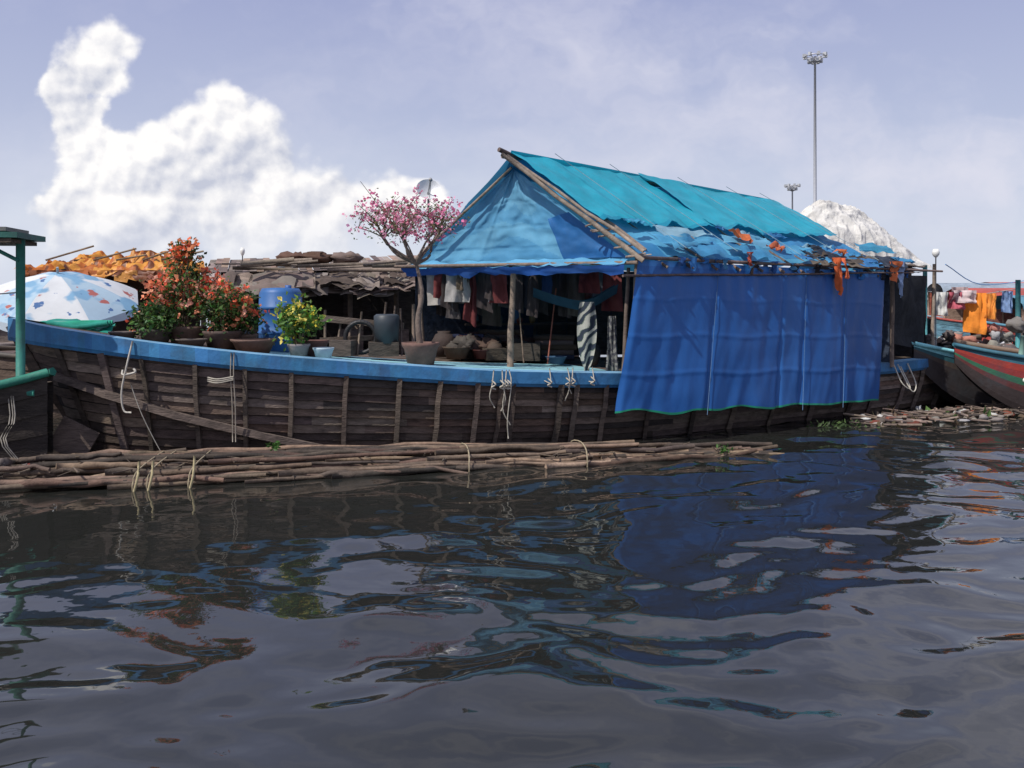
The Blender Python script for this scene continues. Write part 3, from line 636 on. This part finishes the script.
for x,y,zt,s in ((-5.75,19.2,3.25,.5),(8.9,18.9,3.2,.75)):
    mb=MB(); mb.tube([(x,y,1.0),(x,y,zt-.08)],.012,METAL,(.2,.2,.2)); mb.lathe((x,y,zt-.1),[(0,-.02),(.04*s,0),(.09*s,.05),(.1*s,.1),(.07*s,.17),(0,.2*s)],PLAST,(.7,.7,.67),n=14); mb.obj('lamp_post')

wh=barge('storage_houseboat',5.6,20.6,12.5,23.6,2.6,.9,(.1,.07,.06)); mb=MB()
for x,y in ((6.6,20.6),(9.6,21.8),(6.2,22.0),(9.2,23.0)): mb.tube([(x,y,.8),(x,y,3.2)],.06,POLE,(.15,.12,.1))
mb.patch((6.3,20.4,3.2),(9.9,21.6,3.1),(9.3,23.2,3.2),(5.9,22.2,3.3),14,8,WOOD,(.16,.13,.11),folds(.08,4,3,3))
mb.patch((6.5,20.6,3.1),(9.7,21.8,3.1),(9.7,21.8,1.0),(6.5,20.6,1.0),14,8,NET_DARK,(.05,.05,.055),folds(.08,4,3,3)); mb.obj('shelter',wh)
mb=MB()
def drape(u,v,p,n):
    prof_=math.sin(math.pi*min(1,max(0,v)))**.45
    top=(.35+.95*math.exp(-((u-.28)/.30)**2)+.62*math.exp(-((u-.66)/.2)**2))*math.sin(math.pi*min(1,max(0,u)))**.3
    big=noise.noise(V((u*4,v*3,1))); wr=noise.noise(V((u*6+v*4,v*10-u*5,3))); fine=1-2*abs(noise.noise(V((u*12+v*3,v*8+u*3,7)))); f2=1-2*abs(noise.noise(V((u*26-v*6,v*14+u*6,2))))
    h=prof_*top*(1+.2*big+.08*wr)+.06*fine*prof_+.022*f2*prof_
    return V((.08*wr+.03*f2,-.15*big*prof_-.05*fine,h))
mb.patch((6.35,20.3,3.12),(10.0,21.5,2.95),(9.5,23.0,3.0),(6.0,21.9,3.2),170,80,SHEET,(.80,.78,.73),drape)
mb.obj('white_plastic_bundle',wh)

# ---------------------------------------------------------------- RIGHT : laundry deck
ld=barge('laundry_deck_boat',9.6,19.9,17,22.6,2.6,.95,(.09,.06,.05),rail=(.2,.14,.1)); mb=MB()
GC2=(.1,.35,.38)
mb.tube([(9.5,20.7,.9),(9.5,20.7,3.0)],.05,PAINT,GC2); mb.tube([(11.3,20.1,.9),(11.3,20.1,2.65)],.055,PAINT,(.06,.25,.27)); mb.tube([(12.6,22,.9),(12.6,22,2.9)],.05,PAINT,GC2)
mb.tube(catmull([(9.1,18.9,2.95),(10.4,20.0,2.55),(11.9,20.6,2.66)],10),.01,ROPE,(.12,.3,.6),n=4)
mb.tube(catmull([(9.5,20.7,2.4),(10.6,20.6,2.33),(11.3,20.1,2.45)],10),.012,ROPE,(.3,.3,.3),n=4)
for x,y,z,w,l,c in ((10.35,20.55,2.36,.42,.95,(.85,.28,.04)),(10.75,20.45,2.35,.2,.6,(.8,.3,.06)),(10.0,20.6,2.38,.34,.4,(.5,.12,.16)),(9.7,20.65,2.38,.26,.55,(.6,.6,.58)),(11.05,20.3,2.4,.2,.5,(.2,.3,.5)),(10.2,20.9,2.5,.35,.4,(.4,.3,.3)),(10.05,20.5,2.42,.5,.3,(.6,.5,.5))):
    mb.patch((x,y,z),(x+w,y-.08,z),(x+w*.93,y-.1,z-l),(x-.03,y,z-l*.93),10,12,CLOTH,c,folds(.2,3.5,1.5,x))
for k in range(46):
    mb.blob((9.4+U(0,2.4),20.0+U(0,.9),1.05+abs(random.gauss(0,.22))),(U(.08,.2),U(.08,.18),U(.05,.14)),CLOTH,jit(random.choice([(.6,.58,.55),(.5,.5,.5),(.3,.28,.26),(.12,.1,.1),(.45,.2,.15),(.65,.66,.66)]),.2),n=12,amp=.8,fr=2.5)
mb.obj('laundry_and_posts',ld)
def sampan(name,stern,bow,w,h,rise,cols,stripe,eye=True):
    e=E(name); mb=MB(); a=V(stern);b=V(bow); d=(b-a).normalized(); n=V((-d.y,d.x,0)); K=40
    def pt(t,s,sg,o=0):
        hw=w/2*max(0,(1-t**3.2))**.75*(.75+.25*math.sin(min(1,t*2)*math.pi/2))+.03
        top=h+rise*t**3; bot=-.25+ (top+.1)*max(0,(t-.45)/.55)**3.0*.86
        p=a.lerp(b,t)+n*sg*(hw*(.62+.38*(1-s)**.6)+o); p.z=top*(1-s)+bot*s; return p
    for sg in (-1,1):
        for k in range(8):
            for i in range(K):
                q=[pt(i/K,k/8,sg),pt((i+1)/K,k/8,sg),pt((i+1)/K,(k+1)/8,sg),pt(i/K,(k+1)/8,sg)]
                c=stripe if k==0 else cols[min(k-1,len(cols)-1)]
                mb.quad(q,PAINT,c,True)
        mb.tube([pt(i/K,0,sg,.02)+V((0,0,.02)) for i in range(K+1)],.04,PAINT,stripe,n=6)
    for i in range(K): mb.quad([pt(i/K,.12,1),pt((i+1)/K,.12,1),pt((i+1)/K,.12,-1),pt(i/K,.12,-1)],WOOD,jit((.13,.1,.08),.2))
    if eye:
        for sg in (-1,1):
            c=pt(.8,.38,sg,.02); mb.blob(tuple(c),(.12,.05,.07),PAINT,(.8,.8,.75),n=12,amp=0); mb.blob(tuple(c+n*sg*.03),(.05,.04,.05),PAINT,(.02,.02,.02),n=10,amp=0)
    mb.obj('hull',e)
    return e
sp=sampan('painted_wooden_sampan',(14.6,16.6,0),(8.75,17.8,0),1.5,.85,.45,[(.3,.04,.03),(.22,.03,.03),(.03,.12,.07),(.1,.03,.03),(.04,.03,.03)],(.04,.13,.18))
sampan('teal_wooden_sampan',(14.5,20.6,0),(8.15,18.3,0),1.2,.75,.55,[(.03,.1,.12),(.08,.06,.05),(.05,.04,.04)],(.25,.6,.65),eye=False)
mb=MB()
for k in range(26):
    mb.blob((10.2+U(0,2),17.5+U(-.35,.35),.95+U(0,.15)),(U(.08,.2),U(.08,.16),U(.05,.1)),CLOTH,jit(random.choice([(.6,.6,.58),(.2,.15,.12),(.1,.1,.1),(.6,.25,.05),(.25,.35,.4)]),.2),n=12,amp=.8,fr=2.4)
mb.tube([(9.9,17.55,.95),(9.95,17.5,1.5)],.05,PLAST,(.2,.35,.3),n=10); mb.obj('cargo_pile',sp)

mb=MB()
for k in range(420):
    t=U(0,1); x=6.3+t*4.2; y=15.9+t*2.0+random.gauss(0,.35)
    if k%3==0: mb.leaf((x,y,.02),U(.1,.25),LEAF,jit(random.choice([(.08,.14,.04),(.12,.1,.05),(.2,.15,.1)]),.4))
    elif k%3==1:
        a=V((x,y,.02+U(0,.1))); mb.tube([a,a+V((U(-.6,.6),U(-.3,.3),U(-.02,.07)))],U(.01,.028),POLE,jit((.2,.15,.12),.5),n=5)
    else: mb.blob((x,y,.02+U(0,.06)),(U(.04,.14),U(.04,.1),U(.02,.06)),CLOTH,jit(random.choice([(.15,.12,.1),(.3,.27,.24),(.5,.5,.48),(.1,.08,.07),(.2,.06,.04)]),.3),n=8,amp=.6)
mb.obj('floating_debris')
mb=MB()
for k in range(70):
    mb.leaf((5.6+random.gauss(0,.25),15.55+random.gauss(0,.12),.01+abs(random.gauss(0,.03))),U(.06,.13),LEAF,jit((.07,.11,.04),.5))
mb.obj('water_hyacinth_plant')

# ---------------------------------------------------------------- DISTANCE
def floodmast(x,y,h,r,hw):
    e=E('floodlight_mast'); mb=MB(); mb.tube([(x,y,0),(x,y,h*.5),(x,y,h)],[r,r*.8,r*.5],METAL,(.5,.51,.54),n=10)
    for rr,z in ((hw,h),(hw*.55,h-.9*hw/1.8)):
        ring=[(x+rr*math.cos(t),y+rr*math.sin(t),z) for t in [2*math.pi*i/16 for i in range(17)]]; mb.tube(ring,.09,METAL,(.5,.5,.52),n=5,cap=False)
        for i in range(8):
            t=2*math.pi*i/8; mb.tube([(x,y,z-.5),(x+rr*math.cos(t),y+rr*math.sin(t),z)],.06,METAL,(.48,.48,.5),n=4)
            mb.box((x+rr*math.cos(t),y+rr*math.sin(t),z+.1),(.6,.4,.55),METAL,(.5,.51,.52),t)
    mb.obj('mast',e)
floodmast(50.5,150,42.8,.36,1.75); floodmast(62.3,200,27.5,.3,1.5)
def farboat(x,y,L_,W_,H_,rc,wc,hc,rot):
    e=barge('distant_houseboat',x-L_/2*math.cos(rot),y-L_/2*math.sin(rot),x+L_/2*math.cos(rot),y+L_/2*math.sin(rot),W_,1.0,hc,rail=rc)
    mb=MB(); d=V((math.cos(rot),math.sin(rot),0)); n=V((-d.y,d.x,0)); c=V((x,y,0)); K=8
    for i in range(K):
        t0=math.pi*i/K; t1=math.pi*(i+1)/K
        a=[c+d*s*L_*.33+n*math.cos(t)*W_*.5+V((0,0,H_-.5+math.sin(t)*.6)) for s,t in ((-1,t0),(1,t0),(1,t1),(-1,t1))]; mb.quad(a,PAINT,rc)
    for s in (-1,1):
        for k in range(6):
            if k in (2,4): continue
            u0=-.32+k*.107;u1=u0+.1
            q=[c+d*L_*u0+n*s*W_*.44,c+d*L_*u1+n*s*W_*.44]; mb.quad([q[0]+V((0,0,.9)),q[1]+V((0,0,.9)),q[1]+V((0,0,H_-.5)),q[0]+V((0,0,H_-.5))],WOOD,jit(wc,.2))
        for k in range(7):
            p=c+d*L_*(-.32+k*.107)+n*s*W_*.45; mb.tube([p+V((0,0,.8)),p+V((0,0,H_-.4))],.06,POLE,(.3,.2,.15))
    mb.obj('cabin',e)
for a in ((25,45,9,2.6,2.7,(.4,.08,.06),(.3,.2,.15),(.1,.2,.25),.15),(31,58,11,3,3.2,(.25,.3,.35),(.35,.1,.07),(.4,.07,.05),-.1),(44,76,13,3,3.6,(.45,.09,.07),(.15,.3,.35),(.3,.1,.08),.1),(23,38,8,2.4,2.3,(.1,.25,.33),(.3,.12,.1),(.35,.06,.05),.2),(36,66,10,3,3.2,(.4,.35,.3),(.3,.1,.08),(.1,.2,.3),0),(-16,24,10,3,2.3,(.25,.2,.18),(.15,.12,.1),(.1,.08,.07),.25)): farboat(*a)
mb=MB()
mb.patch((-2500,330,.6),(2500,330,.6),(2500,3500,2),(-2500,3500,2),10,4,EARTH,(.1,.11,.07))
mb.patch((-2500,326,-.5),(2500,326,-.5),(2500,330,.6),(-2500,330,.6),10,1,EARTH,(.12,.1,.07)); mb.obj('ground')
mb=MB()
for k in range(8000):
    x=U(-320,420); cx=round(x/9)*9; h=3.5+3.0*abs(noise.noise(V((cx*.05,0,0))))+2.5*noise.noise(V((cx*.9,3,0)))
    z=U(0,1)**.7*h; mb.leaf((cx+random.gauss(0,3.2)*(1-.4*z/8),345+U(-8,8),.8+z),U(.8,1.7),LEAF,jit((.09,.12,.08),.45),.9)
mb.obj('distant_trees')

# ---------------------------------------------------------------- WATER
def mkaxis():
    xs=list(np.arange(-13,13.01,.05)); s=.05; x=13
    while x<3000: s*=1.09; x+=s; xs.append(x); xs.insert(0,-x)
    return np.array(xs)
xs=mkaxis(); ys=[-60,-30,-15,-8,-4,-2,-1,0]; y=.8
while y<3: ys.append(y); y*=1.03
while y<40: ys.append(y); y*=1.0068
while y<3500: ys.append(y); y*=1.08
ys=np.array(ys); X,Y=np.meshgrid(xs,ys); Z=np.zeros_like(X)
rng=np.random.RandomState(11)
Xw=X+.3*np.sin(Y*.9+.4*X)+.14*np.sin(Y*2.3-X*1.1+2)+.05*np.sin(5*X+3*Y); Yw=Y+.3*np.sin(X*.8+1.3)+.12*np.sin(X*2.1+Y*.8)+.05*np.sin(4.3*Y-3.7*X)
for k in range(90):
    lam=.24*(7.5**rng.rand()); th=rng.normal(.25,.75)+math.pi/2; kk=2*math.pi/lam; ph=rng.rand()*6.28
    slope=.0104*(lam/.8)**.2
    fd=np.clip((lam*60-np.hypot(X,Y))/(lam*25),0,1)
    Z+=slope/kk*np.sin(kk*(Xw*math.cos(th)+Yw*math.sin(th))+ph)*fd
mod=.85+.45*np.sin(X*.35+Y*.23+1)*np.sin(Y*.41-X*.17)+.3*np.clip(X/5,-1,1)
Z*=np.clip(mod,.3,2)*np.clip((45-np.hypot(X,Y-5))/25,0,1)
nx,ny=len(xs),len(ys)
verts=np.stack([X,Y,Z],-1).reshape(-1,3)
ii=np.arange(nx-1)[None,:]+np.arange(ny-1)[:,None]*nx
fc=np.stack([ii,ii+1,ii+nx+1,ii+nx],-1).reshape(-1,4)
me=bpy.data.meshes.new('water'); me.vertices.add(len(verts)); me.vertices.foreach_set('co',verts.ravel())
me.loops.add(fc.size); me.loops.foreach_set('vertex_index',fc.ravel()); me.polygons.add(len(fc))
me.polygons.foreach_set('loop_start',np.arange(0,fc.size,4)); me.polygons.foreach_set('use_smooth',np.ones(len(fc),bool)); me.update(calc_edges=True); me.validate()
wo=bpy.data.objects.new('water',me); scene.collection.objects.link(wo)
m=bpy.data.materials.new('river_water'); m.use_nodes=True; nt=m.node_tree; b=nt.nodes['Principled BSDF']
b.inputs['Base Color'].default_value=(.017,.018,.016,1); b.inputs['Roughness'].default_value=.03; b.inputs['IOR'].default_value=1.56
tc=nt.nodes.new('ShaderNodeTexCoord'); nz=nt.nodes.new('ShaderNodeTexNoise'); nz.inputs['Scale'].default_value=4; nz.inputs['Detail'].default_value=2; bp=nt.nodes.new('ShaderNodeBump'); bp.inputs['Strength'].default_value=.12; bp.inputs['Distance'].default_value=.03
nt.links.new(tc.outputs['Object'],nz.inputs['Vector']); nt.links.new(nz.outputs['Fac'],bp.inputs['Height']); nt.links.new(bp.outputs[0],b.inputs['Normal'])
me.materials.append(m)

# ---------------------------------------------------------------- SKY
w=bpy.data.worlds.new("World"); scene.world=w; w.use_nodes=True; nt=w.node_tree; N=nt.nodes; L=nt.links; N.clear()
sun_dir=V((-.50,-.40,.78)).normalized()
el=math.asin(sun_dir.z); az=math.atan2(sun_dir.x,sun_dir.y)
def math_(op,a,b=None,c=None,clamp=False):
    n=N.new('ShaderNodeMath'); n.operation=op; n.use_clamp=clamp
    for i,x in enumerate((a,b,c)):
        if x is None: continue
        if isinstance(x,(int,float)): n.inputs[i].default_value=x
        else: L.new(x,n.inputs[i])
    return n.outputs[0]
def mrange(x,a,b,c=0,d=1,smooth=True):
    n=N.new('ShaderNodeMapRange'); n.interpolation_type='SMOOTHSTEP' if smooth else 'LINEAR'; L.new(x,n.inputs[0])
    for i,v_ in zip((1,2,3,4),(a,b,c,d)): n.inputs[i].default_value=v_
    return n.outputs[0]
def mixc(f,a,b):
    n=N.new('ShaderNodeMix'); n.data_type='RGBA'
    for i,x in ((0,f),(6,a),(7,b)):
        if isinstance(x,tuple): n.inputs[i].default_value=(*x,1)
        elif isinstance(x,(int,float)): n.inputs[i].default_value=x
        else: L.new(x,n.inputs[i])
    return n.outputs[2]
out=N.new('ShaderNodeOutputWorld'); bg=N.new('ShaderNodeBackground'); bg.inputs['Strength'].default_value=.1
sky=N.new('ShaderNodeTexSky'); sky.sky_type='NISHITA'; sky.sun_disc=False; sky.sun_elevation=el; sky.sun_rotation=az; sky.dust_density=1.5; sky.air_density=1.0; sky.ozone_density=1.2
tc=N.new('ShaderNodeTexCoord'); sx=N.new('ShaderNodeSeparateXYZ'); L.new(tc.outputs['Generated'],sx.inputs[0])
yy=math_('MAXIMUM',sx.outputs[1],.08); a=math_('DIVIDE',sx.outputs[0],yy); bb=math_('DIVIDE',sx.outputs[2],yy)
P=N.new('ShaderNodeCombineXYZ'); L.new(a,P.inputs[0]); L.new(bb,P.inputs[1])
def nz(vec,scale,detail=6,rough=.6,col=False):
    n=N.new('ShaderNodeTexNoise'); n.inputs['Scale'].default_value=scale; n.inputs['Detail'].default_value=detail; n.inputs['Roughness'].default_value=rough
    L.new(vec,n.inputs['Vector']); return n.outputs['Color' if col else 'Fac']
def vor(vec,scale):
    n=N.new('ShaderNodeTexVoronoi'); n.voronoi_dimensions='2D'; n.feature='SMOOTH_F1'; n.inputs['Scale'].default_value=scale; n.inputs['Smoothness'].default_value=.35; L.new(vec,n.inputs['Vector']); return n.outputs['Distance']
def vm(op,a,b):
    n=N.new('ShaderNodeVectorMath'); n.operation=op
    for i,x in enumerate((a,b)):
        if isinstance(x,tuple): n.inputs[i].default_value=x
        elif isinstance(x,(int,float)): n.inputs['Scale'].default_value=x
        else: L.new(x,n.inputs[i])
    return n.outputs['Value'] if op=='DISTANCE' else n.outputs[0]
blobs=[(92,64,34),(112,44,22),(66,86,28),(82,115,26),(90,145,30),(225,116,36),(206,138,38),(248,142,36),(158,150,32),(130,165,34),(265,172,40),(215,180,52),(160,195,52),(105,200,46),(290,198,40),(325,208,38),(358,206,32),(395,204,26),(425,198,18),(72,222,34),(250,225,44),(325,236,30),(140,235,42)]
P0=P.outputs[0]
wn=vm('SUBTRACT',nz(P0,14,3,.55,True),(.5,.5,.5)); warped=vm('ADD',P0,vm('SCALE',wn,.05))
fld=None
for px,py,r in blobs:
    c=((px-512)/900,(300-py)/900,0); rr=r/900*1.25
    f=math_('SUBTRACT',1.0,math_('DIVIDE',vm('DISTANCE',warped,c),rr))
    fld=f if fld is None else math_('SMOOTH_MAX',fld,f,.09)
off=(-.007,.010,0)
wp2=vm('ADD',P0,vm('SCALE',wn,.03))
def billow(v): return math_('ADD',math_('MULTIPLY',vor(v,24),-.9),math_('MULTIPLY',vor(v,58),-.45))
b1=billow(wp2); b2=billow(vm('ADD',wp2,off))
n1=nz(P0,22,5,.6); n2=nz(vm('ADD',P0,off),22,5,.6)
dens=math_('ADD',math_('ADD',fld,math_('MULTIPLY',math_('ADD',b1,.45),.42)),math_('MULTIPLY',math_('SUBTRACT',n1,.5),.85))
soft=mrange(nz(P0,5,2,.5),.35,.65,.16,.5)
covn=N.new('ShaderNodeMapRange'); covn.interpolation_type='SMOOTHSTEP'; L.new(dens,covn.inputs[0]); covn.inputs[1].default_value=-.1; L.new(soft,covn.inputs[2]); cov=covn.outputs[0]
cm=math_('MULTIPLY',cov,mrange(bb,.02,.11,.25,.98))
big1=nz(P0,8,2,.5); big2=nz(vm('ADD',P0,(-.02,.03,0)),8,2,.5)
rel=math_('ADD',math_('ADD',math_('MULTIPLY',math_('SUBTRACT',n1,n2),.9),math_('MULTIPLY',math_('SUBTRACT',b1,b2),.45)),math_('MULTIPLY',math_('SUBTRACT',big1,big2),1.3))
lum=math_('MULTIPLY',math_('ADD',.92,rel),mrange(bb,.0,.2,.78,1.0,False))
cc=mixc(math_('MULTIPLY',math_('SUBTRACT',lum,.5),2.0,clamp=True),(5.6,5.9,7.0),(10.3,10.1,10.0))
st=vm('MULTIPLY',P0,(1.0,2.4,1)); rot=vm('ADD',st,vm('SCALE',wn,.2)); v1=nz(rot,2.2,6,.55)
veil=math_('MULTIPLY',mrange(v1,.40,.68,0,.85),mrange(a,-.5,.5,.35,1.0))
hb=math_('MULTIPLY',mrange(nz(st,6,4,.55),.35,.65,.3,.9),math_('MULTIPLY',mrange(bb,.02,.22,1,0),mrange(a,-.1,.25,.85,.4)))
up_=sx.outputs[2]
grad=mixc(mrange(up_,0,.32,0,1,False),(6.6,7.2,8.5),(3.8,4.2,6.6))
basem=mixc(mrange(up_,0,.5,.92,.85,False),sky.outputs[0],grad)
m1=mixc(veil,basem,(7.4,7.4,8.5)); m1=mixc(hb,m1,(7.6,8.0,8.8))
m2=mixc(cm,m1,cc)
L.new(m2,bg.inputs[0]); L.new(bg.outputs[0],out.inputs[0])
sl=bpy.data.lights.new('sun','SUN'); sl.energy=4.4; sl.angle=math.radians(.6); sl.color=(1,.95,.88); so=bpy.data.objects.new('sun',sl); scene.collection.objects.link(so)
so.rotation_euler=(-sun_dir).to_track_quat('-Z','Y').to_euler()
cam=bpy.data.cameras.new('camera'); cam.sensor_width=36; cam.lens=36*900/1024; cam.shift_y=-84/1024; cam.clip_end=6000; cam.clip_start=.05
co=bpy.data.objects.new('camera',cam); co.location=(0,0,2.2); co.rotation_euler=(math.radians(90),0,0); scene.collection.objects.link(co); scene.camera=co
